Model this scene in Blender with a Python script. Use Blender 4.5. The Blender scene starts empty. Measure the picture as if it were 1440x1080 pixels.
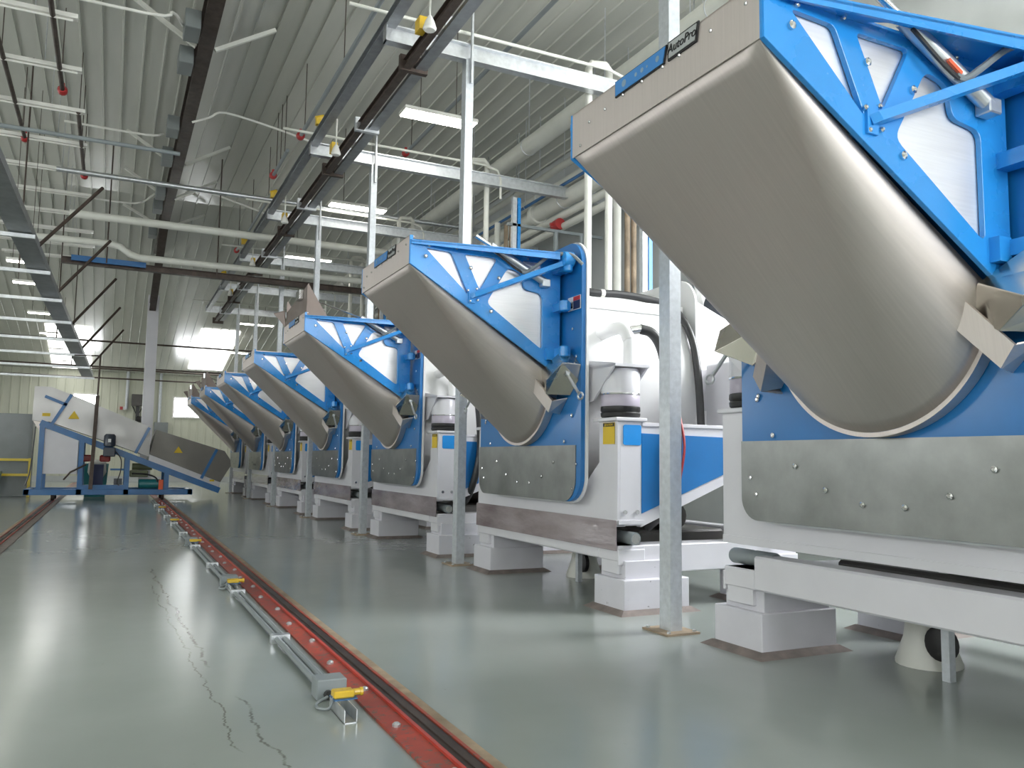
import bpy, bmesh, math, random
from mathutils import Vector, Matrix
random.seed(4)
S = bpy.context.scene
COL = S.collection
PI = math.pi

# ------------------------------------------------------------------ materials
M = {}
def nodes(name):
    m = bpy.data.materials.new(name); m.use_nodes = True
    nt = m.node_tree; b = nt.nodes['Principled BSDF']
    M[name] = m
    return m, nt, b
def setp(b, **k):
    for n, v in k.items():
        n = {'col': 'Base Color', 'met': 'Metallic', 'rough': 'Roughness', 'spec': 'Specular IOR Level',
             'coat': 'Coat Weight', 'coatr': 'Coat Roughness', 'alpha': 'Alpha', 'trans': 'Transmission Weight',
             'emis': 'Emission Color', 'estr': 'Emission Strength', 'ior': 'IOR', 'aniso': 'Anisotropic'}[n]
        if isinstance(v, tuple) and len(v) == 3: v = v + (1,)
        b.inputs[n].default_value = v
def tc(nt, scale, src='Object'):
    t = nt.nodes.new('ShaderNodeTexCoord'); mp = nt.nodes.new('ShaderNodeMapping')
    mp.inputs['Scale'].default_value = scale
    nt.links.new(t.outputs[src], mp.inputs['Vector'])
    return mp.outputs['Vector']
def noise(nt, vec, scale, detail=3, rough=.55):
    n = nt.nodes.new('ShaderNodeTexNoise'); n.inputs['Scale'].default_value = scale
    n.inputs['Detail'].default_value = detail; n.inputs['Roughness'].default_value = rough
    if vec: nt.links.new(vec, n.inputs['Vector'])
    return n.outputs['Fac']
def ramp(nt, fac, stops):
    r = nt.nodes.new('ShaderNodeValToRGB'); el = r.color_ramp.elements
    while len(el) < len(stops): el.new(.5)
    for e, (p, c) in zip(el, stops):
        e.position = p; e.color = (c if len(c) == 4 else tuple(c) + (1,))
    nt.links.new(fac, r.inputs['Fac']); return r.outputs['Color']
def rng(nt, fac, a, b, lo, hi):
    n = nt.nodes.new('ShaderNodeMapRange')
    for i, v in zip(('From Min', 'From Max', 'To Min', 'To Max'), (a, b, lo, hi)): n.inputs[i].default_value = v
    nt.links.new(fac, n.inputs['Value']); return n.outputs['Result']
def bump(nt, b, fac, strength, dist=.01):
    n = nt.nodes.new('ShaderNodeBump'); n.inputs['Strength'].default_value = strength
    n.inputs['Distance'].default_value = dist
    nt.links.new(fac, n.inputs['Height']); nt.links.new(n.outputs['Normal'], b.inputs['Normal'])
def paint(name, col, rough=.35, var=.06, coat=.3, scale=3., chips=None, met=0.):
    m, nt, b = nodes(name); setp(b, rough=rough, coat=coat, coatr=.15, met=met)
    v = tc(nt, (1, 1, 1)); f = noise(nt, v, scale, 4)
    lo = tuple(c * (1 - var) for c in col); hi = tuple(min(1, c * (1 + var)) for c in col)
    c = ramp(nt, f, [(.3, lo), (.7, hi)])
    if chips:
        g = noise(nt, v, chips[0], 6, .7)
        k = rng(nt, g, chips[1], chips[1] + .03, 0, 1)
        mx = nt.nodes.new('ShaderNodeMix'); mx.data_type = 'RGBA'
        nt.links.new(k, mx.inputs[0]); nt.links.new(c, mx.inputs[6]); mx.inputs[7].default_value = tuple(chips[2]) + (1,)
        c = mx.outputs[2]
    nt.links.new(c, b.inputs['Base Color'])
    nt.links.new(rng(nt, f, .2, .8, rough * .85, rough * 1.15), b.inputs['Roughness'])
    return m
def metal(name, col, rough=.35, stretch=(1, 1, 30), scale=6., var=.1, met=1., rv=.2, bmp=.02):
    m, nt, b = nodes(name); setp(b, met=met)
    f = noise(nt, tc(nt, stretch), scale, 5)
    f2 = noise(nt, tc(nt, (1, 1, 1)), 1.7, 3)
    c = ramp(nt, f, [(.25, tuple(x * (1 - var) for x in col)), (.75, tuple(min(1, x * (1 + var)) for x in col))])
    nt.links.new(c, b.inputs['Base Color'])
    nt.links.new(rng(nt, f2, .25, .75, rough * (1 - rv), rough * (1 + rv)), b.inputs['Roughness'])
    if bmp: bump(nt, b, f, bmp, .004)
    return m
def emit(name, col, strength):
    m, nt, b = nodes(name); setp(b, col=(.8, .8, .8), emis=col, estr=strength); return m

metal('stainless', (.69, .63, .60), .50, (1, 40, 1), 3., .04, rv=.1)
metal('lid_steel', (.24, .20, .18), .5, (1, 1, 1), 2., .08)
metal('conveyor_sheet', (.50, .49, .485), .5, (1, 1, 1), 2., .06)
metal('hood_sheet', (.20, .19, .175), .5, (1, 1, 1), 2., .08)
metal('stainless_lit', (.80, .79, .79), .46, (1, 1, 25), 3., .05)  # stainless with the strong light on the chute liners put into the colour
metal('guard_steel', (.31, .32, .31), .34, (1, 1, 1), 5., .16, rv=.3)
metal('zinc', (.62, .64, .66), .38, (1, 1, 1), 14., .14, .85)
metal('galvanised', (.58, .61, .64), .42, (1, 1, 1), 22., .13, .4)
metal('chrome', (.75, .75, .76), .16, (1, 1, 1), 4., .04)
metal('gold_zinc', (.64, .61, .55), .26, (1, 1, 1), 4., .1)
metal('rail_steel', (.10, .075, .065), .45, (1, .2, 1), 20., .4, .7)
metal('dark_steel', (.075, .055, .045), .5, (1, 1, 1), 9., .35, .4)
metal('channel_steel', (.34, .355, .37), .42, (1, 1, 1), 8., .15, .75)
paint('blue_lit', (.020, .28, .74), .28, .05, .5)  # machine blue with its brightly lit tone put into the colour
paint('blue_shaded', (.008, .165, .47), .34, .06, .35)  # same blue, darkened in colour for the shade on the front plates
paint('shuttle_blue', (.018, .135, .36), .35, .15, .3)
paint('white_paint', (.70, .69, .73), .38, .03, .25)
paint('white_shell', (.80, .80, .80), .36, .03, .25)
paint('plinth_paint', (.66, .65, .70), .5, .05, .1, 3., (13., .67, (.12, .11, .12)))
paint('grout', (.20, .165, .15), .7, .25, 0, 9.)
paint('pipe_white', (.72, .72, .66), .5, .06, .1)
paint('lavender_bellows', (.52, .47, .56), .35, .08, .3)
paint('black_rubber', (.018, .017, .017), .45, .2, .1)
paint('hose_black', (.03, .03, .032), .4, .2, .2)
paint('yellow_label', (.72, .50, .02), .5, .05, 0)
paint('yellow_paint', (.75, .56, .04), .4, .08, .2)
paint('sign_white', (.78, .78, .78), .5, .02, 0)
paint('sign_red', (.55, .03, .03), .5, .02, 0)
paint('sign_navy', (.02, .03, .10), .5, .02, 0)
paint('ink_black', (.012, .012, .014), .5, .02, 0)
paint('plate_silver', (.42, .44, .44), .4, .02, 0)
paint('plate_blue', (.05, .24, .60), .4, .05, 0)
paint('plate_letter', (.25, .36, .48), .5, .05, 0)
paint('red_paint', (.50, .05, .03), .4, .2, .2, 14.)
paint('rail_red', (.36, .055, .032), .5, .3, .1, 6., (26., .56, (.15, .10, .08)))
paint('sealant', (.35, .27, .19), .7, .3, 0, 5.)
paint('hardware_red', (.42, .03, .03), .4, .1, .2)
paint('cabinet_grey', (.20, .22, .22), .45, .08, .2)
paint('conduit_grey', (.24, .27, .28), .45, .1, .2)
paint('teal_plastic', (.02, .20, .22), .4, .1, .3)
paint('orange_flag', (.85, .14, .05), .5, .05, .1)
paint('motor_dark', (.03, .04, .06), .4, .2, .3)
paint('green_pump', (.16, .18, .10), .5, .2, .2)
paint('white_gloss', (.78, .77, .72), .35, .05, .3)
paint('plug_yellow', (.70, .46, .03), .4, .1, .2)
paint('dark_box', (.07, .065, .06), .5, .15, .1)
m, nt, b = nodes('plum_skirt')
setp(b, rough=.12, coat=.6, coatr=.05)
f = noise(nt, tc(nt, (1, .6, 2.5)), 2.2, 4)
nt.links.new(ramp(nt, f, [(.3, (.21, .165, .175)), (.7, (.40, .345, .36))]), b.inputs['Base Color'])
bump(nt, b, f, .5, .05)
emit('lamp_glow', (1, .97, .88), 14.)
emit('daylight_pane', (.95, .98, 1.), 8.)
emit('right_fill_glow', (.96, .98, 1.), 24.)  # glow of the added, unseen window in the right wall
emit('side_daylight', (.95, .98, 1.), 4.6)
emit('far_daylight', (.95, .98, 1.), 9.)
emit('skylight_glow', (.98, .98, .95), 2.6)

# floor: glossy grey epoxy with cracks, dirt near the rails
m, nt, b = nodes('epoxy_floor')
v = tc(nt, (1, 1, 1)); f = noise(nt, v, .45, 5); f2 = noise(nt, v, 6., 5, .65)
c = ramp(nt, f, [(.3, (.285, .315, .295)), (.7, (.345, .375, .355))])
def mix(nt, fac, c, col):
    mx = nt.nodes.new('ShaderNodeMix'); mx.data_type = 'RGBA'
    nt.links.new(fac, mx.inputs[0]); nt.links.new(c, mx.inputs[6]); mx.inputs[7].default_value = tuple(col) + (1,)
    return mx.outputs[2]
def mth(nt, op, a, b_=None, clamp=False):
    n = nt.nodes.new('ShaderNodeMath'); n.operation = op; n.use_clamp = clamp
    for i, x in enumerate((a, b_)):
        if x is None: continue
        if isinstance(x, (int, float)): n.inputs[i].default_value = x
        else: nt.links.new(x, n.inputs[i])
    return n.outputs[0]
sx = nt.nodes.new('ShaderNodeSeparateXYZ'); nt.links.new(v, sx.inputs[0])
fx, fy = sx.outputs[0], sx.outputs[1]
wob = mth(nt, 'MULTIPLY', mth(nt, 'SUBTRACT', noise(nt, tc(nt, (0, 2.2, 0)), 1., 6, .7), .5), .22)
def crack(x0, sl, y0, y1, w):
    lx = mth(nt, 'ADD', mth(nt, 'ADD', mth(nt, 'MULTIPLY', fy, sl), x0), wob)
    d = mth(nt, 'ABSOLUTE', mth(nt, 'SUBTRACT', fx, lx))
    k = rng(nt, d, w, w * .4, 0, 1)
    n = rng(nt, fy, y0, y0 + .15, 0, 1); q = rng(nt, fy, y1, y1 - .15, 0, 1)
    return mth(nt, 'MULTIPLY', mth(nt, 'MULTIPLY', k, n), q)
CR = [(0.72, -.028, 5.1, 9.8, .012), (.80, -.035, 3.0, 4.5, .009), (.66, -.03, 3.6, 8.6, .006)]
for a in CR:
    k = mth(nt, 'MULTIPLY', crack(*a), rng(nt, f2, .38, .52, 0, 1))
    c = mix(nt, mth(nt, 'MULTIPLY', k, .85), c, (.13, .13, .115))
sp = rng(nt, noise(nt, v, 24., 2), .74, .78, 0, .25)
c = mix(nt, sp, c, (.18, .17, .15))
nt.links.new(c, b.inputs['Base Color'])
nt.links.new(rng(nt, f2, .3, .7, .165, .19), b.inputs['Roughness'])
setp(b, spec=.5)

# ceiling and walls: white insulated metal sheet
m, nt, b = nodes('ceiling_sheet')
f = noise(nt, tc(nt, (1, .12, 1)), 2.5, 4)
nt.links.new(ramp(nt, f, [(.3, (.56, .565, .51)), (.7, (.64, .64, .58))]), b.inputs['Base Color'])
setp(b, rough=.27, coat=.3, coatr=.15)
m, nt, b = nodes('wall_sheet')
f = noise(nt, tc(nt, (1, 1, .15)), 2., 4)
nt.links.new(ramp(nt, f, [(.3, (.55, .56, .46)), (.7, (.62, .63, .52))]), b.inputs['Base Color'])
setp(b, rough=.4)
m, nt, b = nodes('wall_plain')
f = noise(nt, tc(nt, (1, 1, 1)), 1.2, 4)
nt.links.new(ramp(nt, f, [(.3, (.50, .52, .52)), (.7, (.57, .59, .59))]), b.inputs['Base Color'])
setp(b, rough=.5)

# ------------------------------------------------------------------ mesh builder
class MB:
    def __init__(s, off=(0, 0, 0)):
        s.v = []; s.f = []; s.off = Vector(off)
    def add(s, vs, fs):
        n = len(s.v); s.v += [Vector(x) for x in vs]; s.f += [[i + n for i in f] for f in fs]; return s
    def box(s, x0, x1, y0, y1, z0, z1, ch=0.):
        if x1 < x0: x0, x1 = x1, x0
        if y1 < y0: y0, y1 = y1, y0
        if z1 < z0: z0, z1 = z1, z0
        if ch <= 0:
            vs = [(x, y, z) for z in (z0, z1) for y in (y0, y1) for x in (x0, x1)]
            return s.add(vs, [(0, 2, 3, 1), (4, 5, 7, 6), (0, 1, 5, 4), (2, 6, 7, 3), (0, 4, 6, 2), (1, 3, 7, 5)])
        bm = bmesh.new(); bmesh.ops.create_cube(bm, size=1)
        for w in bm.verts:
            w.co = Vector(((x0 + x1) / 2 + w.co.x * (x1 - x0), (y0 + y1) / 2 + w.co.y * (y1 - y0), (z0 + z1) / 2 + w.co.z * (z1 - z0)))
        ch = min(ch, .45 * min(x1 - x0, y1 - y0, z1 - z0))
        bmesh.ops.bevel(bm, geom=bm.edges[:], offset=ch, segments=1, affect='EDGES')
        bm.verts.index_update()
        s.add([w.co.copy() for w in bm.verts], [[w.index for w in f.verts] for f in bm.faces]); bm.free(); return s
    def prism(s, pts, axis, a, b, holes=None):
        """polygon pts in the plane normal to axis ('x': (y,z), 'y': (x,z), 'z': (x,y)), from a to b"""
        def mk(p, t):
            return {'x': (t, p[0], p[1]), 'y': (p[0], t, p[1]), 'z': (p[0], p[1], t)}[axis]
        if not holes:
            n = len(pts)
            return s.add([mk(p, a) for p in pts] + [mk(p, b) for p in pts],
                         [list(range(n))[::-1], list(range(n, 2 * n))] + [(i, (i + 1) % n, n + (i + 1) % n, n + i) for i in range(n)])
        bm = bmesh.new(); es = []
        for loop in [pts] + holes:
            vs = [bm.verts.new((p[0], p[1], 0)) for p in loop]
            es += [bm.edges.new((vs[i], vs[(i + 1) % len(vs)])) for i in range(len(vs))]
        bmesh.ops.triangle_fill(bm, use_beauty=True, edges=es)
        bm.verts.index_update(); n0 = len(s.v)
        flat = [(w.co.x, w.co.y) for w in bm.verts]; n = len(flat)
        tris = [[w.index for w in f.verts] for f in bm.faces]
        bnd = [(e.verts[0].index, e.verts[1].index) for e in bm.edges if len(e.link_faces) == 1]
        bm.free()
        s.add([mk(p, a) for p in flat] + [mk(p, b) for p in flat],
              tris + [[i + n for i in t[::-1]] for t in tris] + [(i, j, j + n, i + n) for i, j in bnd])
        return s
    def lathe(s, prof, axis='z', c=(0, 0, 0), n=20, cap=True):
        """prof: list of (r, t) along axis"""
        vs = []
        for r, t in prof:
            for k in range(n):
                a = 2 * PI * k / n; u, w = r * math.cos(a), r * math.sin(a)
                p = {'z': (u, w, t), 'x': (t, u, w), 'y': (u, t, w)}[axis]
                vs.append((p[0] + c[0], p[1] + c[1], p[2] + c[2]))
        fs = []
        for i in range(len(prof) - 1):
            for k in range(n):
                fs.append((i * n + k, i * n + (k + 1) % n, (i + 1) * n + (k + 1) % n, (i + 1) * n + k))
        if cap:
            fs.append(list(range(n))[::-1]); fs.append(list(range((len(prof) - 1) * n, len(prof) * n)))
        return s.add(vs, fs)
    def tube(s, pts, r, n=10, sub=0, square=False):
        pts = [Vector(p) for p in pts]
        if sub:                                             # Catmull-Rom
            q = [pts[0] * 2 - pts[1]] + pts + [pts[-1] * 2 - pts[-2]]; out = []
            for i in range(1, len(q) - 2):
                for k in range(sub):
                    t = k / sub; a, b_, c_, d = q[i - 1:i + 3]
                    out.append(.5 * ((2 * b_) + (c_ - a) * t + (2 * a - 5 * b_ + 4 * c_ - d) * t * t + (3 * b_ - a - 3 * c_ + d) * t ** 3))
            pts = out + [pts[-1]]
        if square: n = 4
        vs = []; up = None
        for i, p in enumerate(pts):
            d = (pts[min(i + 1, len(pts) - 1)] - pts[max(i - 1, 0)]).normalized()
            if up is None:
                up = Vector((0, 0, 1)) if abs(d.z) < .9 else Vector((0, 1, 0))
            sd = d.cross(up).normalized(); up = sd.cross(d).normalized()
            for k in range(n):
                a = 2 * PI * (k + (.5 if square else 0)) / n
                rr = r * (1.414 if square else 1)
                vs.append(p + (sd * math.cos(a) + up * math.sin(a)) * rr)
        fs = []
        for i in range(len(pts) - 1):
            for k in range(n):
                fs.append((i * n + k, i * n + (k + 1) % n, (i + 1) * n + (k + 1) % n, (i + 1) * n + k))
        fs.append(list(range(n))[::-1]); fs.append(list(range((len(pts) - 1) * n, len(pts) * n)))
        return s.add(vs, fs)
    def beam(s, p, q, w, h, ibeam=False):
        """straight bar from p to q, w wide (horizontal), h deep"""
        p, q = Vector(p), Vector(q); d = (q - p).normalized()
        up = Vector((0, 0, 1)) if abs(d.z) < .95 else Vector((0, 1, 0))
        sd = d.cross(up).normalized(); up = sd.cross(d).normalized()
        def sec(w0, w1, h0, h1):
            vs = [e + sd * a + up * b_ for e in (p, q) for a, b_ in ((w0, h0), (w1, h0), (w1, h1), (w0, h1))]
            s.add(vs, [(3, 2, 1, 0), (4, 5, 6, 7)] + [(i, (i + 1) % 4, 4 + (i + 1) % 4, 4 + i) for i in range(4)])
        if ibeam:
            t = h * .09
            sec(-w / 2, w / 2, h / 2 - t, h / 2); sec(-w / 2, w / 2, -h / 2, -h / 2 + t); sec(-w * .06, w * .06, -h / 2 + t, h / 2 - t)
        else: sec(-w / 2, w / 2, -h / 2, h / 2)
        return s
    def build(s, name, mat, parent=None, smooth=False, bevel=0., loc=None, kind=None):
        me = bpy.data.meshes.new(name)
        o0 = s.off
        me.from_pydata([tuple(w - o0) for w in s.v], [], [list(f) for f in s.f])
        bm = bmesh.new(); bm.from_mesh(me); bmesh.ops.recalc_face_normals(bm, faces=bm.faces[:]); bm.to_mesh(me); bm.free()
        me.materials.append(M[mat] if isinstance(mat, str) else mat)
        o = bpy.data.objects.new(name, me); COL.objects.link(o)
        if smooth:
            for p in me.polygons: p.use_smooth = True
            a = 40 if smooth is True else smooth
            try: me.set_sharp_from_angle(angle=math.radians(a))
            except Exception: pass
        if bevel:
            md = o.modifiers.new('bevel', 'BEVEL'); md.width = bevel; md.segments = 2; md.limit_method = 'ANGLE'
        if parent:
            o.parent = parent
            pm = Matrix.Identity(4); p = parent
            wl = Vector((0, 0, 0))
            while p is not None: wl += p.location; p = p.parent
            o.location = -wl + (o0 if True else 0)
        else: o.location = o0
        if kind: o['kind'] = kind
        return o
def tag(o, label, cat, group=None):
    o['label'] = label; o['category'] = cat
    if group: o['group'] = group
    return o
def thing(name, label, cat, loc, group=None):
    o = bpy.data.objects.new(name, None); COL.objects.link(o); o.location = loc; o.empty_display_size = .2
    return tag(o, label, cat, group)
def copy_tree(o, parent=None, skip=()):
    c = o.copy(); COL.objects.link(c); c.parent = parent
    for ch in list(o.children):
        if ch.name.split('.')[0] not in skip: copy_tree(ch, c, skip)
    return c
def rrect(x0, x1, z0, z1, r, n=6, rr=None):
    rr = rr or (r, r, r, r); pts = []
    for (cx, cz, a0, q) in ((x0, z0, PI, 0), (x1, z0, 1.5 * PI, 1), (x1, z1, 0, 2), (x0, z1, .5 * PI, 3)):
        r = rr[q]; ox = cx + (r if cx == x0 else -r); oz = cz + (r if cz == z0 else -r)
        for k in range(n + 1):
            a = a0 + .5 * PI * k / n; pts.append((ox + r * math.cos(a), oz + r * math.sin(a)))
    return pts
def rpoly(pts, r, n=4):
    """round the corners of a polygon"""
    out = []; N = len(pts)
    for i in range(N):
        p = Vector(pts[i]); a = Vector(pts[i - 1]) - p; b_ = Vector(pts[(i + 1) % N]) - p
        q = min(r, a.length * .4, b_.length * .4); s0 = p + a.normalized() * q; s1 = p + b_.normalized() * q
        for k in range(n + 1):
            t = k / n; out.append(tuple((1 - t) ** 2 * s0 + 2 * t * (1 - t) * p + t * t * s1))
    return out
def text_mesh(name, body, size, mat, parent, loc, rot, shear=0., ext=.002, align='CENTER'):
    cu = bpy.data.curves.new(name, 'FONT'); cu.body = body; cu.size = size; cu.shear = shear
    cu.extrude = ext; cu.align_x = align; cu.align_y = 'CENTER'
    t = bpy.data.objects.new(name + '_tmp', cu); COL.objects.link(t)
    dg = bpy.context.evaluated_depsgraph_get(); dg.update()
    me = bpy.data.meshes.new_from_object(t.evaluated_get(dg))
    bpy.data.objects.remove(t); bpy.data.curves.remove(cu)
    me.materials.clear(); me.materials.append(M[mat])
    R = Matrix(rot).to_4x4(); me.transform(R)
    o = bpy.data.objects.new(name, me); COL.objects.link(o)
    if parent:
        o.parent = parent; wl = Vector((0, 0, 0)); p = parent
        while p is not None: wl += p.location; p = p.parent
        o.location = Vector(loc) - wl
    else: o.location = loc
    return o
# text facing -X, reading left to right when seen from the aisle (text x -> -Y, text y -> +Z)
FACE_NX = ((0, 0, -1), (-1, 0, 0), (0, 1, 0))

# ------------------------------------------------------------------ the setting
XL, XR, YN, YF = -11., 9.0, -8., 42.
def ceil_z(y): return 8.2 if y < 24 else 8.2 - (y - 24) * 3.2 / 18
fl = MB().box(XL - .2, XR + .2, YN - .2, YF + .2, -.2, 0).build('floor', 'epoxy_floor', kind='structure')
mb = MB()
ys = [YN - .2, 24., YF + .2]
x = XL - .2; prof = []
while x < XR + .2:                                   # ribbed liner sheet, ribs run along the hall
    prof += [(x, 0.), (x + .285, 0.), (x + .293, -.03), (x + .317, -.03), (x + .325, 0.)]; x += .325
vs = []; n = len(prof)
for y in ys:
    for (px, dz) in prof: vs.append((px, y, ceil_z(y) + dz))
fs = [(j * n + i, j * n + i + 1, (j + 1) * n + i + 1, (j + 1) * n + i) for j in range(2) for i in range(n - 1)]
mb.add(vs, fs)
cl = mb.build('ceiling', 'ceiling_sheet', kind='structure')
md = cl.modifiers.new('thick', 'SOLIDIFY'); md.thickness = .1; md.offset = -1 if cl.data.polygons[0].normal.z < 0 else 1
mb = MB(); x = XL; pts = []
while x < XR:                                        # far wall of ribbed white panels
    pts += [(x, YF), (x + .26, YF), (x + .28, YF - .025), (x + .33, YF - .025), (x + .35, YF)]; x += .35
pts += [(XR + .2, YF), (XR + .2, YF + .15), (XL, YF + .15)]
mb.prism(pts, 'z', 0, 5.15).build('wall_far', 'wall_sheet', kind='structure')
MB().box(XL - .15, XL, YN, YF, 0, 8.3).build('wall_left', 'wall_sheet', kind='structure')
MB().box(XR, XR + .15, YN, YF, 0, 8.3).build('wall_right', 'wall_plain', kind='structure')
MB().box(XL, XR, YN - .15, YN, 0, 8.3).build('wall_near', 'wall_sheet', kind='structure')
MB().box(XL, XR, YF - .05, YF - .03, 0, .25).build('baseboard_far', 'wall_plain', kind='structure')
wn = 0
def window(axis, at, a0, a1, z0, z1, mat):
    """glazed window on the inner face of a wall; frame with a mullion, bright daylight behind the pane"""
    global wn; wn += 1
    f = MB(); g = MB(); t = .07
    def bx(m, p0, p1, q0, q1, d0, d1):
        if axis == 'y': m.box(p0, p1, at + d0, at + d1, q0, q1)
        else: m.box(at + d0, at + d1, p0, p1, q0, q1)
    s = 1 if at < 0 else -1
    for (p0, p1, q0, q1) in ((a0 - t, a1 + t, z0 - t, z0), (a0 - t, a1 + t, z1, z1 + t), (a0 - t, a0, z0, z1), (a1, a1 + t, z0, z1)):
        bx(f, p0, p1, q0, q1, s * .0, s * .07)
    if a1 - a0 > 1.6: bx(f, (a0 + a1) / 2 - .03, (a0 + a1) / 2 + .03, z0, z1, s * .03, s * .07)
    bx(g, a0, a1, z0, z1, s * .01, s * .03)
    o = f.build('window_%d' % wn, 'white_gloss', kind='structure')
    g.build('pane', mat, o)
for a0, a1 in ((-7.5, -4.6), (1.6, 4.6), (5.3, 8.4)):
    window('y', YN, a0, a1, 2.2, 6.2, 'daylight_pane')
window('x', XR, 2.45, 5.25, 3.6, 6.8, 'right_fill_glow')  # unseen window added so light reaches the second washer but misses the nearest
for a0 in (-4., 4., 12., 20., 28.): window('x', XL, a0, a0 + 3.2, 2.4, 5.6, 'side_daylight')
window('y', YF, -1.61, -.66, 3.05, 3.9, 'far_daylight')
window('y', YF, 2.58, 3.72, 3.05, 3.93, 'far_daylight')
def skylight(n, x0, x1, y0, y1):
    mb = MB(); zo = -.05
    vs = [(x, y, ceil_z(y) + zo + d) for d in (0, .03) for (x, y) in ((x0, y0), (x1, y0), (x1, y1), (x0, y1))]
    mb.add(vs, [(0, 1, 2, 3), (7, 6, 5, 4)] + [(i, (i + 1) % 4, 4 + (i + 1) % 4, 4 + i) for i in range(4)])
    mb.build('skylight_%d' % n, 'skylight_glow', kind='structure')
skylight(1, 3.0, 4.5, 34.8, 40.6); skylight(2, -2.5, -.95, 35.6, 41.6)

# ------------------------------------------------------------------ washer-extractors
YC = [3.02 + 4.115 * k for k in range(7)]
BASE = Vector((4.4, 0, 0))
def circ(r, a, cy=0, cz=1.98): return (cy + r * math.cos(a), cz + r * math.sin(a))
def make_washer():
    root = thing('washer_extractor', '', 'washing machine', (0, 0, 0), 'washer-extractors in a row along the rails')
    root.location = BASE
    P = lambda: MB()
    # --- base
    for sx in (0, 1):
        for s in (-1, 1):
            x0, x1 = ((3.72, 4.36), (5.05, 5.65))[sx]
            q = P().box(x0, x1, s * 1.06, s * 1.51, 0, .268, .006).box(x0 + .05, x1 - .03, s * 1.09, s * 1.45, .26, .41, .004).build('plinth', 'plinth_paint', root)
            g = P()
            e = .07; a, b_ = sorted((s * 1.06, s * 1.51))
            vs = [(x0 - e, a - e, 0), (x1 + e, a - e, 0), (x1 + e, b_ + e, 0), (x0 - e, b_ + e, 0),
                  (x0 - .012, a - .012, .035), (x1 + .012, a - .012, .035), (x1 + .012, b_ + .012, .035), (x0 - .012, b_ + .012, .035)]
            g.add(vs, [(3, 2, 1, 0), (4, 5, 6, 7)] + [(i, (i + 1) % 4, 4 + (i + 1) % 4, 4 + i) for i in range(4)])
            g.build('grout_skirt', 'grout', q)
    f = P().box(3.72, 3.90, -1.13, 1.13, .405, .62, .012)
    for s in (-1, 1):
        f.box(3.735, 5.65, s * 1.16, s * 1.40, .30, .53, .008)
        f.box(3.725, 3.99, s * 1.12, s * 1.415, .405, .53, .008)
        f.box(3.72, 3.98, s * 1.405, s * 1.425, .375, .50, .006)
    f.box(5.45, 5.62, -1.2, 1.2, .405, .60, .01)
    f.build('base_frame', 'white_paint', root)
    for s in (-1, 1):
        for x in (3.86, 5.4):
            a = P().lathe([(.048, -.2), (.052, -.19), (.052, -.02), (.046, 0), (.052, .02), (.052, .19), (.048, .2)], 'y', (x, s * 1.27, .588), 18)
            a = a.build('air_tube', 'conduit_grey', root, smooth=True)
            P().lathe([(.043, 0), (.043, .012), (.03, .014)], 'y', (x, s * 1.47 - (.012 if s > 0 else 0), .588), 18).build('end_plug', 'gold_zinc', a, smooth=True)
    P().prism(rrect(-1.42, 1.41, .492, .735, .004), 'x', 3.700, 3.708).build('vinyl_skirt', 'plum_skirt', root)
    # --- suspension frame
    z0 = .69
    prof = [(-1.41, z0), (1.41, z0), (1.41, 1.54), (1.13, 1.54), (1.13, 1.20), (.80, .93), (-.80, .93), (-1.13, 1.20), (-1.13, 1.54), (-1.41, 1.54)]
    f = P().prism(prof, 'x', 3.72, 3.745)
    f.box(3.712, 3.80, -1.41, 1.41, .685, .735)
    for s in (-1, 1):
        f.box(3.745, 3.955, s * 1.14, s * 1.41, z0, 1.54)
        f.box(3.725, 3.975, s * 1.10, s * 1.425, .70, .735)
        f.box(3.69, 4.0, s * 1.06, s * 1.435, 1.54, 1.572, .006)
        f.prism([(3.955, 1.525), (5.32, 1.525), (5.32, 1.15), (4.92, 1.06), (3.955, .675)], 'y', s * 1.34, s * 1.405)
        f.box(3.96, 5.32, s * 1.30, s * 1.42, 1.505, 1.535)
        f.box(5.1, 5.35, s * 1.12, s * 1.41, z0, 1.54)
        f.box(4.0, 5.3, s * .92, s * 1.3, 1.19, 1.40)
    f.build('suspension_frame', 'white_paint', root, bevel=.006)
    for s in (-1, 1):
        P().prism([(3.955, 1.445), (5.26, 1.425), (5.26, 1.25), (4.90, 1.145), (3.955, .787)], 'y', s * 1.405, s * 1.415).build('side_panel', 'blue_shaded', root)
        P().prism(rrect(3.773, 3.948, 1.345, 1.512, .02), 'y', s * 1.41, s * 1.418).build('access_cover', 'blue_lit', root)
        for x in (3.79, 3.91):
            P().lathe([(.018, 0), (.018, .012), (.006, .014)], 'y', (x, s * 1.425 - (.014 if s > 0 else 0), .80 - .06 * 0), 8).build('frame_bolt', 'chrome', root)
    lb = P().box(3.712, 3.716, -1.375, -1.20, 1.352, 1.53).build('caution_label', 'yellow_label', root)
    P().box(3.710, 3.712, -1.372, -1.203, 1.497, 1.527).build('label_header', 'ink_black', lb)
    text_mesh('label_heading', 'CAUTION', .026, 'yellow_label', lb, (3.7095, -1.295, 1.511), FACE_NX)
    tr = P().prism([(-1.222, 1.502), (-1.248, 1.502), (-1.235, 1.523)], 'x', 3.709, 3.7105).build('label_symbol', 'yellow_label', lb)
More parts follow.
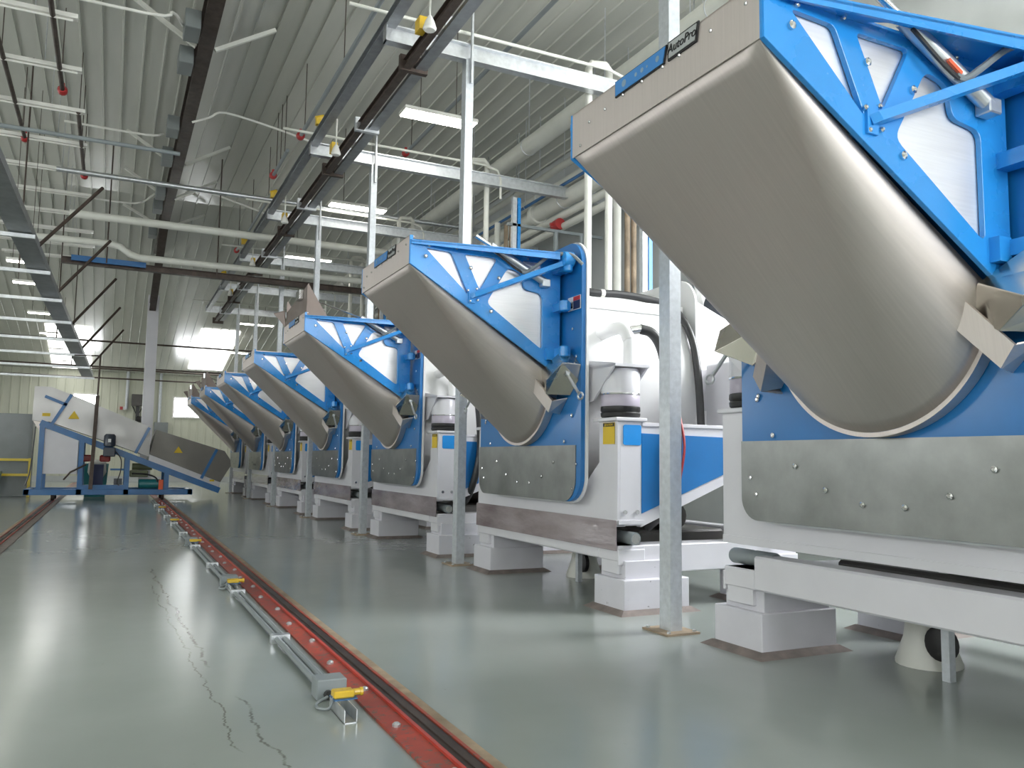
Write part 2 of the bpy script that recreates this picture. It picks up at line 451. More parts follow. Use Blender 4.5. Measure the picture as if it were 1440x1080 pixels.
    # --- air springs on the posts
    for s in (-1, 1):
        for x in (3.855, 5.2):
            c = (x, s * 1.245, 0)
            b_ = P().lathe([(.15, 1.572), (.165, 1.585), (.168, 1.61), (.16, 1.62), (.168, 1.632), (.166, 1.665), (.16, 1.67)], 'z', c, 28).build('air_spring', 'black_rubber', root, smooth=True)
            P().lathe([(.160, 1.667), (.163, 1.675), (.163, 1.765), (.158, 1.772)], 'z', c, 28).build('spring_sleeve', 'lavender_bellows', b_, smooth=True)
            P().lathe([(.166, 1.764), (.169, 1.770), (.166, 1.778)], 'z', c, 28).build('clamp_band', 'chrome', b_, smooth=True)
            P().lathe([(.164, 1.776), (.164, 1.95), (.15, 1.985), (.10, 1.992)], 'z', c, 28).build('spring_cap', 'white_paint', b_, smooth=True)
            f = P().box(x - .17, x + .17, s * .86, s * 1.43, 1.992, 2.016)
            for xx in (x - .17, x + .15):
                f.prism([(s * .87, 1.70), (s * 1.08, 1.72), (s * 1.41, 1.995), (s * 1.41, 2.02), (s * .80, 2.10), (s * .80, 1.75)], 'x', xx, xx + .02)
            f.build('spring_bracket', 'white_paint', root)
    # --- drum shell
    f = P().lathe([(.90, 3.64), (.95, 3.66), (.95, 4.92), (.90, 4.95)], 'x', (0, 0, 1.98), 72)
    f.build('drum_shell', 'white_shell', root, smooth=True)
    for s in (-1, 1):
        P().box(3.65, 4.9, s * .60, s * .74, 2.60, 2.705, .006).build('shell_rib', 'white_shell', root)
    P().prism(rrect(-1.075, 1.075, .845, 3.145, .24, 8), 'x', 3.622, 3.646).build('front_flange', 'white_shell', root)
    P().prism(rrect(-.90, .90, 1.0, 2.98, .28, 8), 'x', 4.92, 4.945).build('rear_flange', 'white_shell', root, bevel=.004)
    P().prism([(4.945, 1.2), (5.75, 1.2), (5.75, 2.36), (5.45, 2.62), (5.05, 2.78), (4.945, 2.78)], 'y', -.75, .75).build('rear_housing', 'white_shell', root, bevel=.02)
    P().prism([(5.0, 1.55), (5.42, 1.55), (5.42, 2.0), (5.24, 2.22), (5.0, 2.12)], 'y', -1.36, -.95).build('valve_cover', 'white_paint', root, bevel=.012)
    mt = P().lathe([(.12, 5.44), (.17, 5.46), (.17, 5.95), (.14, 6.0)], 'x', (0, -.56, 2.80), 20).build('drive_motor', 'motor_dark', root, smooth=True)
    P().lathe([(.165, 5.425), (.175, 5.43), (.175, 5.46), (.165, 5.465)], 'x', (0, -.56, 2.80), 20).build('fan_cover', 'motor_dark', mt, smooth=True)
    # --- front plate
    pl = P().prism(rrect(-1.06, 1.06, .86, 3.13, .22, 8), 'x', 3.58, 3.622).build('front_plate', 'blue_shaded', root, bevel=.004)
    P().prism(rrect(-.985, 1.06, .86, 1.345, .2, 8, (.2, .14, .002, .002)), 'x', 3.572, 3.5795).build('guard_plate', 'guard_steel', root)
    for k in range(24):
        a = 2 * PI * (k + .5) / 24
        y, z = circ(.99, a)
        if z < 1.1 or abs(y) > .78 or z < 1.32:
            P().lathe([(.017, 3.578 - (.007 if z < 1.345 else 0)), (.017, 3.570 - (.007 if z < 1.345 else 0)), (.008, 3.566 - (.007 if z < 1.345 else 0))][::-1], 'x', (0, y, z), 8).build('plate_bolt', 'chrome', root)
    for (y, z) in ((-.93, .97), (.93, 1.02), (.98, 1.12), (-1.0, 1.18), (.90, 1.62), (.97, 1.9)):
        P().lathe([(.006, 3.562), (.015, 3.566), (.015, 3.578)], 'x', (0, y, z), 8).build('plate_bolt', 'chrome', root)
    sg = P().box(3.575, 3.58, -1.045, -.83, 2.52, 2.64).build('warning_sign', 'sign_white', root)
    P().box(3.573, 3.576, -1.04, -.925, 2.60, 2.636).build('sign_band', 'sign_red', sg)
    P().box(3.573, 3.576, -1.04, -.925, 2.525, 2.598).build('sign_field', 'sign_navy', sg)
    h = P()
    for k in range(4): h.box(3.573, 3.576, -.865 - k * .013, -.872 - k * .013, 2.55, 2.585 + .008 * (k % 2))
    h.box(3.573, 3.576, -.862, -.912, 2.54, 2.556); h.build('sign_hand', 'ink_black', sg)
    # --- covers, latch brackets and rods beside the opening
    for s in (-1, 1):
        f = P()
        fr = [(3.40, .67, 2.01), (3.47, .85, 2.14), (3.40, 1.05, 2.035), (3.29, .97, 1.885), (3.40, .76, 1.785), (3.44, .60, 1.88)]
        bk = [(3.576, .66, 2.02), (3.576, .90, 2.145), (3.576, 1.06, 2.03), (3.576, 1.02, 1.90), (3.576, .88, 1.777), (3.576, .62, 1.87)]
        f.add([(p[0], s * p[1], p[2]) for p in fr + bk],
              [(0, 1, 2, 3), (0, 3, 4, 5), (3, 2, 8, 9, 10, 4), (1, 7, 8, 2), (0, 6, 7, 1), (5, 11, 6, 0), (4, 10, 11, 5), (6, 11, 10, 9, 8, 7)])
        f.build('lock_cover', 'gold_zinc', root, bevel=.003)
        f = P()
        a, b_, c_, d = (.60, 1.985), (.53, 1.885), (.735, 1.63), (.80, 1.725)
        q = lambda p, x: (x, s * p[0], p[1])
        f.add([q(a, 3.33), q(b_, 3.33), q(c_, 3.44), q(d, 3.44), q(a, 3.35), q(b_, 3.35), q(c_, 3.46), q(d, 3.46)],
              [(0, 1, 2, 3), (7, 6, 5, 4)] + [(i, (i + 1) % 4, 4 + (i + 1) % 4, 4 + i) for i in range(4)])
        f.add([q(b_, 3.34), q(c_, 3.45), q((.70, 1.655), 3.57), q((.56, 1.86), 3.57), q((b_[0] + .008, b_[1] + .008), 3.34), q((c_[0] + .008, c_[1] + .008), 3.45), q((.708, 1.663), 3.57), q((.568, 1.868), 3.57)],
              [(0, 1, 2, 3), (7, 6, 5, 4)] + [(i, (i + 1) % 4, 4 + (i + 1) % 4, 4 + i) for i in range(4)])
        f.add([q(c_, 3.45), q(d, 3.45), q((.83, 1.75), 3.575), q((.70, 1.62), 3.575), q((c_[0], c_[1] + .01), 3.46), q((d[0], d[1] + .01), 3.46), q((.83, 1.76), 3.578), q((.70, 1.63), 3.578)],
              [(0, 1, 2, 3), (7, 6, 5, 4)] + [(i, (i + 1) % 4, 4 + (i + 1) % 4, 4 + i) for i in range(4)])
        f.build('latch_bracket', 'stainless', root)
        r = P().tube([(3.47, s * 1.0, 1.955), (3.47, s * 1.20, 1.775)], .013, 8)
        r.lathe([(.026, -.02), (.026, .02)], 'x', (3.47, s * 1.0, 1.955), 10)
        r.tube([(3.47, s * (1.235 + .04 * math.cos(a)), 1.745 + .028 * math.sin(a)) for a in [k * PI / 6 for k in range(13)]], .009, 6)
        r.build('latch_rod', 'zinc', root, smooth=True)
    # --- water pipe and hoses
    s = -1
    P().tube([(3.99, -1.17, 2.016), (3.99, -1.17, 2.28)], .052, 16).tube([(3.99, -1.17, 2.26), (3.97, -1.14, 2.34), (3.93, -1.06, 2.37), (3.88, -.80, 2.33)], .058, 14, 5).build('inlet_pipe', 'white_shell', root, smooth=True)
    P().tube([(4.00, -1.17, 2.34), (4.11, -1.19, 2.36)], .04, 14).build('hose_coupling', 'chrome', root, smooth=True)
    P().tube([(4.09, -1.19, 2.36), (4.20, -1.21, 2.33), (4.27, -1.25, 2.2), (4.30, -1.3, 1.95), (4.29, -1.40, 1.65), (4.27, -1.47, 1.35), (4.22, -1.47, 1.05), (4.18, -1.38, .80), (4.2, -1.15, .66)], .045, 12, 5).build('water_hose', 'hose_black', root, smooth=True)
    P().tube([(4.335, -1.42, 1.62), (4.318, -1.508, 1.35), (4.27, -1.508, 1.06)], .012, 6, 5).build('hose_stripe', 'hardware_red', root, smooth=True)
    P().tube([(3.66, -.50, 2.90), (3.8, -.58, 2.82), (3.95, -.64, 2.765), (4.2, -.65, 2.775), (4.45, -.66, 2.765), (4.7, -.70, 2.72), (4.82, -.80, 2.6), (4.86, -.93, 2.35), (4.87, -1.0, 2.0), (4.86, -1.05, 1.55)], .036, 10, 5).build('cable_hose', 'hose_black', root, smooth=True)
    P().lathe([(.040, 0), (.040, .04)], 'x', (4.02, -.645, 2.767), 12).build('hose_clip', 'white_gloss', root)
    P().tube([(5.55, -.2, 2.7), (5.55, -.2, 3.4)], .07, 14).build('vent_stack', 'white_shell', root, smooth=True)
    # --- drains below
    d = P().lathe([(.19, 0), (.19, .02), (.14, .16), (.12, .30)], 'z', (4.58, .55, 0), 20).tube([(4.58, .55, .25), (4.62, .5, .42), (4.75, .45, .55)], .11, 16, 4).build('drain_pipe', 'pipe_white', root, smooth=True)
    P().lathe([(.075, 0), (.10, .01), (.10, .05), (.07, .06)], 'x', (4.42, .36, .17), 20).build('drain_ring', 'black_rubber', d, smooth=True)
    P().box(4.30, 4.35, .2, .25, 0, .62).build('drain_prop', 'galvanised', root)
    P().lathe([(.09, -.9), (.12, -.88), (.12, .5), (.09, .52)], 'y', (4.7, 0, .72), 16).build('dump_valve', 'dark_box', root, smooth=True)
    P().box(4.25, 5.2, -.95, .95, .40, .60, .02).build('shade_filler', 'dark_box', root)  # added dark box giving the gap its dark machinery and shade
    P().tube([(4.1, -.9, .70), (4.3, -.5, .74), (4.35, .1, .72), (4.3, .9, .70)], .02, 8, 4).build('red_hose', 'hardware_red', root, smooth=True)
    # --- the loading chute
    LX, LZ, TZ, W = 2.14, 2.82, 3.02, .70
    N = 48; NS = 26
    def arc(t):                                       # mouth of the drum: half round
        a = PI * t
        return Vector((3.50, -.66 * math.cos(a), 2.00 - .625 * math.sin(a)))
    def lip(t):
        a = .38
        y = -W if t < a else (W if t > 1 - a else -W + 2 * W * (t - a) / (1 - 2 * a))
        return Vector((LX, y, LZ))
    vs = []
    for j in range(NS + 1):
        for i in range(N + 1):
            p = lip(i / N).lerp(arc(i / N), j / NS)
            vs.append(p)
    fs = [(j * (N + 1) + i, j * (N + 1) + i + 1, (j + 1) * (N + 1) + i + 1, (j + 1) * (N + 1) + i) for j in range(NS) for i in range(N)]
    tr = P().add(vs, fs).build('loading_chute', 'stainless', root, smooth=30)
    md = tr.modifiers.new('sheet', 'SOLIDIFY'); md.thickness = .006; md.offset = 0
    rg = []
    for x, r in ((3.50, .628), (3.50, .652), (3.575, .652), (3.575, .628)): rg.append((x, r))
    vs = []; n = 40
    for k in range(n + 1):
        a = PI * (.06 + .88 * k / n)
        for x, r in rg: vs.append((x, -(r + .03) * math.cos(a), 2.00 - r * math.sin(a)))
    fs = [(k * 4 + q, k * 4 + (q + 1) % 4, k * 4 + 4 + (q + 1) % 4, k * 4 + 4 + q) for k in range(n) for q in range(4)]
    P().add(vs, fs + [(3, 2, 1, 0), tuple(n * 4 + q for q in range(4))]).build('mouth_ring', 'stainless', tr, smooth=30)
    pf = [(LX - .005, LZ - .01), (3.45, 2.015), (3.53, 2.03), (3.55, 2.10), (3.55, TZ - .02), (LX - .005, TZ - .005)]
    h1 = rpoly([(2.33, 2.955), (2.505, 2.935), (2.655, 2.60)], .03)
    h1 = rpoly([(2.27, 2.955), (2.50, 2.945), (2.66, 2.60)], .03)
    h2 = rpoly([(2.62, 2.945), (2.93, 2.945), (2.765, 2.65)], .03)
    h3 = rpoly([(2.83, 2.545), (3.03, 2.875), (3.17, 2.84), (3.185, 2.70), (3.37, 2.675), (3.375, 2.175)], .05)
    h4 = rpoly([(3.16, 2.955), (3.36, 2.955), (3.36, 2.84), (3.25, 2.84)], .03)
    ln = [(LX + .005, LZ + .004), (3.46, 2.03), (3.55, 2.03), (3.55, TZ - .015), (LX + .005, TZ - .015)]
    for s in (-1, 1):
        P().prism(pf, 'y', s * (W + .006), s * (W + .032), [h1, h2, h3, h4]).build('side_frame', 'blue_lit', tr, bevel=.003)
        P().prism(ln, 'y', s * (W - .002), s * (W + .004)).build('side_liner', 'stainless_lit', tr)
        # top flange widening towards the hinge
        P().prism([(LX, s * W), (LX, s * (W + .045)), (3.42, s * (W + .26)), (3.56, s * (W + .26)), (3.56, s * W)], 'z', TZ - .03, TZ - .018,
                  [rpoly([(2.66, s * (W + .045)), (2.86, s * (W + .045)), (2.90, s * (W + .10)), (2.74, s * (W + .085))], .02)]).build('top_flange', 'blue_lit', tr)
        f = P()
        y0, y1 = s * (W + .045), s * (W + .26)
        f.add([(LX, y0, TZ - .045), (3.42, y1, TZ - .075), (3.42, y1, TZ - .01), (LX, y0, TZ - .01), (LX, y0 - s * .012, TZ - .045), (3.42, y1 - s * .012, TZ - .075), (3.42, y1 - s * .012, TZ - .01), (LX, y0 - s * .012, TZ - .01)],
              [(0, 1, 2, 3), (7, 6, 5, 4)] + [(i, (i + 1) % 4, 4 + (i + 1) % 4, 4 + i) for i in range(4)])
        f.build('flange_lip', 'blue_lit', tr)
        P().tube([(2.69, s * (W + .035), 2.585), (2.71, s * (W + .055), 2.595), (3.46, s * (W + .25), 2.915)], .021, 4, 0, True).box(2.66, 2.72, s * (W + .03), s * (W + .045), 2.53, 2.65).build('brace', 'blue_lit', tr)
        for zk, yo in ((2.86, .25), (2.52, .20), (2.12, .20)):
            f = P().box(3.47, 3.55, s * (W + .02), s * (W + .22), zk, zk + .07)
            f.lathe([(.032, zk - .015), (.045, zk - .005), (.045, zk + .075), (.032, zk + .085)], 'z', (3.50, s * (W + yo), 0), 16)
            if zk > 2.8: f.lathe([(.055, 0), (.07, .01), (.07, .10), (.055, .11)], 'x', (3.44, s * (W + .25), 2.955), 18)
            f.build('hinge', 'blue_lit', tr, smooth=True)
        P().box(3.40, 3.48, s * (W + .03), s * (W + .08), 2.09, 2.20).build('stop_block', 'blue_lit', tr)
    s = -1; ya = -(W + .075)
    ac = P().tube([(3.37, ya, 2.775), (2.84, ya, 3.035)], .036, 16).build('lid_cylinder', 'zinc', tr, smooth=True)
    P().tube([(2.84, ya, 3.035), (2.70, ya, 3.104)], .02, 10).build('cylinder_rod', 'chrome', tr, smooth=True)
    P().box(3.33, 3.41, ya - .035, ya + .04, 2.73, 2.80, .006).build('cylinder_bracket', 'zinc', tr)
    P().tube([(3.12, ya - .03, 2.84), (3.16, ya - .045, 2.83), (3.26, ya - .05, 2.90), (3.36, -(W + .2), 2.985), (3.50, -(W + .30), 2.99), (3.58, -(W + .37), 2.90)], .016, 8, 5).build('cylinder_cable', 'conduit_grey', tr, smooth=True)
    P().tube([(2.86, ya - .03, 2.985), (3.05, ya - .035, 2.865), (3.17, ya - .04, 2.81)], .01, 6, 4).build('signal_cable', 'hose_black', tr, smooth=True)
    P().prism([(3.06, 2.89), (3.14, 2.848), (3.15, 2.862), (3.07, 2.905)], 'y', ya - .042, ya - .03).build('warning_tape', 'orange_flag', tr)
    lp = P().box(LX - .006, LX, -W - .012, W + .012, LZ - .008, TZ + .03).box(LX - .006, LX + .04, -W - .012, W + .012, TZ + .022, TZ + .03)
    lp.build('lip_plate', 'stainless', tr)
    for s in (-1, 1):
        P().box(LX - .008, LX + .02, s * (W + .012), s * (W + .026), LZ - .01, TZ + .03).build('lip_edge', 'blue_lit', tr)
    np_ = P().prism([(.283, 2.972), (.283, 3.052), (-.135, 3.052), (-.112, 2.972)], 'x', LX - .014, LX - .006).build('blue_nameplate', 'ink_black', tr)
    P().prism([(.277, 2.978), (.277, 3.047), (-.128, 3.047), (-.108, 2.978)], 'x', LX - .017, LX - .012).build('nameplate_face', 'plate_blue', tr)
    f = P()
    for y, w in ((.20, .018), (.10, .01), (.05, .012), (.01, .006), (-.07, .014)):
        f.lathe([(w, LX - .0185), (w, LX - .0165)], 'x', (0, y, 3.013), 12)
    f.build('nameplate_marks', 'plate_letter', tr)
    P().prism([(-.142, 2.970), (-.142, 3.055), (-.357, 3.055), (-.340, 2.970)], 'x', LX - .014, LX - .006).build('model_plate', 'ink_black', tr)
    P().prism([(-.153, 2.979), (-.153, 3.047), (-.345, 3.047), (-.333, 2.979)], 'x', LX - .017, LX - .012).build('model_plate_face', 'plate_silver', tr)
    text_mesh('model_name', 'AutoPro', .056, 'ink_black', tr, (LX - .018, -.245, 3.014), FACE_NX, .25)
    for (y, z) in ((.22, 2.964), (.06, 2.964), (-.10, 2.964), (-.22, 2.964), (-.43, 2.975), (.38, 2.955), (.53, 2.945), (-.64, 2.985), (.62, 2.85)):
        P().lathe([(.005, LX - .016), (.009, LX - .013), (.009, LX - .006)], 'x', (0, y, z), 8).build('lip_bolt', 'chrome', tr)
    for s in (-1, 1):
        for (x, z) in ((2.27, 2.885), (2.675, 2.83), (2.94, 2.77), (2.87, 2.475), (3.50, 2.57), (2.30, 2.975), (2.545, 2.985), (3.22, 2.975), (2.655, 2.635), (2.735, 2.655), (2.675, 2.545), (2.745, 2.56), (3.47, 2.16)):
            a, b_, c_ = s * (W + .03), s * (W + .044), s * (W + .05)
            big = .018 if (x, z) in ((2.27, 2.885), (2.675, 2.83), (2.94, 2.77), (2.87, 2.475), (3.50, 2.57)) else .012
            P().lathe(sorted([(big, a), (big, b_), (big * .5, c_)], key=lambda q: q[1]), 'y', (x, 0, z), 8).build('frame_bolt', 'chrome', tr)
    # lid: closed or raised
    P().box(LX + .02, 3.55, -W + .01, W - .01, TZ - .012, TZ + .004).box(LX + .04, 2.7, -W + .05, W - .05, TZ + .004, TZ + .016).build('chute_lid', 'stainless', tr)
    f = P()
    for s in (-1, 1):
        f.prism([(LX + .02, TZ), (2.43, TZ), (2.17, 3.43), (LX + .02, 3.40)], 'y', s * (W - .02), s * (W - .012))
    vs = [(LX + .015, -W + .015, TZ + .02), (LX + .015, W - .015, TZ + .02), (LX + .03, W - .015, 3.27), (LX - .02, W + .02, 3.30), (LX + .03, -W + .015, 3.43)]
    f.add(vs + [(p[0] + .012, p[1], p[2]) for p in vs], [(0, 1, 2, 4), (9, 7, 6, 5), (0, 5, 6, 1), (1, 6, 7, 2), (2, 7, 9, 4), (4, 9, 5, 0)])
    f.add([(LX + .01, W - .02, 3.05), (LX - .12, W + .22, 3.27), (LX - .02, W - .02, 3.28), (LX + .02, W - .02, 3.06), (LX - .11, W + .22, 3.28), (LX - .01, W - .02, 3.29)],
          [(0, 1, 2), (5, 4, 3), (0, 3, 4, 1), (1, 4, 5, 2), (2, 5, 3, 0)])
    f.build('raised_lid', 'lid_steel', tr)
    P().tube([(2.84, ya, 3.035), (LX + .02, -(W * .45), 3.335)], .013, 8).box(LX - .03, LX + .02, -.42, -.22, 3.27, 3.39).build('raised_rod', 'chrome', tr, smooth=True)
    return root
proto = make_washer()
LAB = ['washer-extractor nearest the camera, its wide chute cut off by the picture edge',
       'second washer-extractor from the camera, fully visible with yellow caution label on its post',
       'third washer-extractor from the camera, chute lid raised above its blue frame',
       'fourth washer-extractor from the camera, just behind the nearer raised chute lid',
       'fifth washer-extractor from the camera, third from the far end of the row',
       'sixth washer-extractor from the camera, chute lid raised, second from the far end',
       'farthest washer-extractor of the row, dark raised lid beside the far window']
for k in range(7):
    up = k in (2, 5, 6)
    skip = ('chute_lid', 'cylinder_rod') if up else ('raised_lid', 'raised_rod')
    skip = skip + (('vinyl_skirt',) if k == 0 else ('warning_tape',))
    c = copy_tree(proto, None, skip)
    c.location = (BASE.x, YC[k], 0); c['label'] = LAB[k]
def purge(o):
    for ch in list(o.children): purge(ch)
    bpy.data.objects.remove(o)
purge(proto)

# ------------------------------------------------------------------ columns and cross beams
ORD = ['nearest', 'second', 'third', 'fourth', 'fifth', 'sixth', 'seventh']
CY = [4.91 + 4.06 * k for k in range(7)]
for k, y in enumerate(CY):
    t = thing('steel_column', ['tall galvanised steel column nearest the camera, between the first two washers',
        'galvanised steel column standing between the second and third washers', 'galvanised steel column between the third and fourth washers',
        'galvanised steel column between the fourth and fifth washers', 'galvanised steel column between the fifth and sixth washers',
        'galvanised steel column between the sixth and seventh washers', 'galvanised steel column at the far end of the washer row'][k],
        'column', (3.69, y + .065, 0), 'galvanised columns in front of the washers')
    MB().box(3.64, 3.74, y, y + .13, .012, 6.06).build('shaft', 'galvanised', t)
    MB().box(3.55, 3.83, y - .09, y + .22, 0, .014).build('base_plate', 'sealant', t)
    for sx in (3.58, 3.80):
        for sy in (-.06, .19): MB().lathe([(.014, .014), (.014, .028)], 'z', (sx, y + sy, 0), 6).build('anchor_bolt', 'zinc', t)
    b = thing('cross_beam', 'pale steel cross beam resting on the %s column from the camera' % ORD[k], 'beam', (5.4, y + .065, 6.06), 'cross beams over the washers')
    MB().beam((2.63, y + .065, 6.165), (8.9, y + .065, 6.165), .12, .21, True).build('beam', 'zinc', b)
    MB().tube([(2.2, y + .06, 6.42), (5.7, y + .06, 6.42), (5.95, y + .06, 6.36), (6.02, y + .06, 6.2), (6.02, y + .06, 5.85)], .022, 8).build('conduit', 'pipe_white', b, smooth=True)
    MB().box(3.36, 3.46, y - .0, y + .12, 6.27, 6.55).build('clamp', 'zinc', b)
    MB().box(2.63, 2.645, y, y + .13, 6.06, 6.27).build('end_plate', 'zinc', b)
    MB().tube([(3.70, y - .03, 5.75), (3.70, y - .03, 6.75)], .02, 6).build('strut', 'zinc', b)
# overhead rails
t = thing('trolley_rail', 'dark brown monorail track with perforated strip hung under the cross beams', 'rail', (3.0, 17, 5.9))
MB().beam((2.97, 5.5, 5.98), (2.97, 29.2, 5.80), .09, .12, True).build('track', 'dark_steel', t)
MB().beam((3.15, 5.5, 5.97), (3.15, 29.2, 5.79), .14, .05).build('perforated_strip', 'channel_steel', t)
for k in range(12):
    y = 7.2 + k * 2.03; z = 5.98 - (y - 5.5) * .0076
    MB().box(2.89, 3.24, y, y + .07, z - .075, z + .12).build('hanger_clamp', 'dark_steel' if k % 2 else 'zinc', t)
for k in range(5):
    y = 8.4 + k * 4.06; z = 5.98 - (y - 5.5) * .0076
    MB().box(2.84, 2.93, y, y + .16, z + .02, z + .17).build('sensor', 'plug_yellow', t)
MB().beam((2.69, 5.0, 6.34), (2.69, 29.2, 6.12), .13, .12, True).build('return_rail', 'channel_steel').name = 'return_rail'
o = bpy.data.objects['return_rail']; tag(o, 'grey return rail lying on the cross beam ends, left of the brown monorail', 'rail')
for k in range(5):
    y = 9.0 + 4.06 * k - .55
    t = thing('rail_stop', 'yellow end stop on the return rail above the %s cross beam' % ORD[k + 1], 'stop', (2.62, y, 6.42), 'yellow stops along the return rail')
    MB().box(2.60, 2.76, y, y + .1, 6.36, 6.45).build('body', 'plug_yellow', t)
    MB().tube([(2.60, y + .05, 6.45), (2.72, y + .05, 6.50)], .045, 8).build('knob', 'plug_yellow', t)
    t = thing('bag_hook', 'white bell shaped bag hook hanging near the %s cross beam' % ORD[k + 1], 'hook', (2.80, y - .5, 5.75), 'bell hooks hanging under the return rail')
    MB().tube([(2.80, y - .5, 6.28), (2.80, y - .5, 5.86)], .012, 6).build('rod', 'pipe_white', t)
    MB().lathe([(.02, .16), (.05, .10), (.075, .02), (.06, 0)], 'z', (2.80, y - .5, 5.72), 12).build('bell', 'white_gloss', t, smooth=True)
# sloping rail, left
def chl(y): return (-1.46 + (y - 13) * .0428, y, 4.62 - (y - 13) * .0612)
t = thing('sloping_channel', 'wide galvanised sling rail channel sloping down on the left of the ceiling', 'rail', (-1.1, 20, 4.2))
p, q = Vector(chl(9.)), Vector(chl(29.))
f = MB().beam(p, q, .30, .016)
d = (q - p).normalized()
for s in (-1, 1): f.beam(p + Vector((s * .15, 0, .05)), q + Vector((s * .15, 0, .05)), .02, .12)
f.build('channel', 'channel_steel', t)
for k in range(8):
    y = 14.3 + k * 2.1; c = chl(y)
    MB().box(c[0] - 2.6, c[0] + .2, y - .03, y + .03, c[2] - .085, c[2] - .025).build('cross_arm', 'zinc', t)
    if k in (1, 4, 6): MB().tube([(c[0] - .28, y, c[2] - .03), (c[0] - .28, y, ceil_z(y) - .02)], .014, 6).build('hanger', 'dark_steel', t)
for k in range(5):
    y = 15.2 + k * 3.1; c = chl(y)
    MB().tube([(c[0] + .12, y, c[2] + .05), (c[0] + 1.0, y + .6, c[2] + 1.35)], .03, 6).build('brace', 'dark_steel', t)

# ------------------------------------------------------------------ ceiling girder, braces, lights, pipes
t = thing('ceiling_girder', 'dark brown steel girder along the ceiling with grey boxes clipped to it', 'girder', (1.0, 12, 7.5))
MB().beam((1.0, 4, 7.72), (1.0, 29.5, 7.72), .22, .42, True).beam((1.0, 24, 7.6), (1.0, 29.5, 6.1), .2, .3, True).build('beam', 'dark_steel', t)
for k, y in enumerate((12.4, 13.6, 16.6, 18.4, 21.0, 22.3, 25.0)):
    MB().box(.64, .86, y, y + .5, 7.40, 7.68, .01).build('junction_box', 'cabinet_grey', t)
tag(MB().box(.86, 1.20, 29.55, 29.85, 0, 6.5).build('roof_column', 'white_paint'), 'square cream roof column standing behind the shuttle conveyor', 'column')
br = 0
for y in (10.4, 13.3, 19.0, 21.6, 24.5):
    for s in (-1, 1):
        zc = ceil_z(y) - .03
        tag(MB().tube([(1.0 + s * .14, y, 7.55), (1.0 + s * 1.05, y, zc - .06)], .03, 4, 0, True).build('knee_brace', 'pipe_white'),
            'white diagonal knee brace %s of the ceiling girder, %s pair from the camera' % ('left' if s < 0 else 'right', ORD[br]), 'brace', 'knee braces of the girder')
    br += 1
for k in range(10):
    y = 12.13 + 1.70 * k; z = min(7.0, ceil_z(y) - .35)
    t = thing('strip_light', 'long unlit strip light under the left ceiling, %s from the camera' % (ORD + ['eighth', 'ninth', 'tenth'])[k], 'light fixture', (-1.9, y, z), 'unlit strip lights in a row on the left')
    MB().box(-3.12, -.70, y - .055, y + .055, z, z + .06).build('housing', 'white_gloss', t)
    MB().tube([(-3.05, y, z - .018), (-.76, y, z - .018)], .016, 8).build('tube', 'white_gloss', t, smooth=True)
    for x in (-2.6, -1.2): MB().tube([(x, y, z + .06), (x, y, ceil_z(y))], .006, 4).build('hanger', 'zinc', t)
for k, (x, y, z, w) in enumerate(((3.78, 11.75, 6.55, .34), (3.85, 16.8, 6.5, .3), (3.85, 21.7, 6.45, .28), (3.95, 26.5, 6.35, .28), (4.05, 31.5, 6.1, .28), (4.2, 36.5, 5.6, .28))):
    t = thing('fluorescent_light', 'lit fluorescent panel above the washers, %s from the camera' % ORD[k], 'light fixture', (x + .6, y, z), 'lit fluorescent panels above the washers')
    MB().box(x, x + 1.22, y, y + w, z + .01, z + .07, .01).build('housing', 'white_gloss', t)
    MB().box(x + .02, x + 1.20, y + .02, y + w - .02, z - .005, z + .012).build('diffuser', 'lamp_glow', t)
    for xx in (x + .3, x + .9): MB().tube([(xx, y + w / 2, z + .07), (xx, y + w / 2, ceil_z(y + w / 2))], .006, 4).build('hanger_rod', 'dark_steel', t)
for k, (x, y) in enumerate(((-1.95, 17.8), (-2.05, 20.0), (-2.1, 24.2), (-2.1, 28.2), (-2.1, 32.5), (-2.1, 36.6))):
    z = 4.8
    t = thing('bay_light', 'small lit fluorescent light hanging at far left, %s from the camera' % ORD[k], 'light fixture', (x + .25, y, z), 'lit lights hanging at far left')
    MB().box(x, x + .5, y, y + .16, z + .012, z + .06).build('housing', 'white_gloss', t)
    MB().box(x + .01, x + .49, y + .01, y + .15, z - .005, z + .013).build('diffuser', 'lamp_glow', t)
    for xx in (x + .1, x + .4): MB().tube([(xx, y + .08, z + .06), (xx, y + .08, ceil_z(y + .08))], .005, 4).build('hanger_rod', 'dark_steel', t)
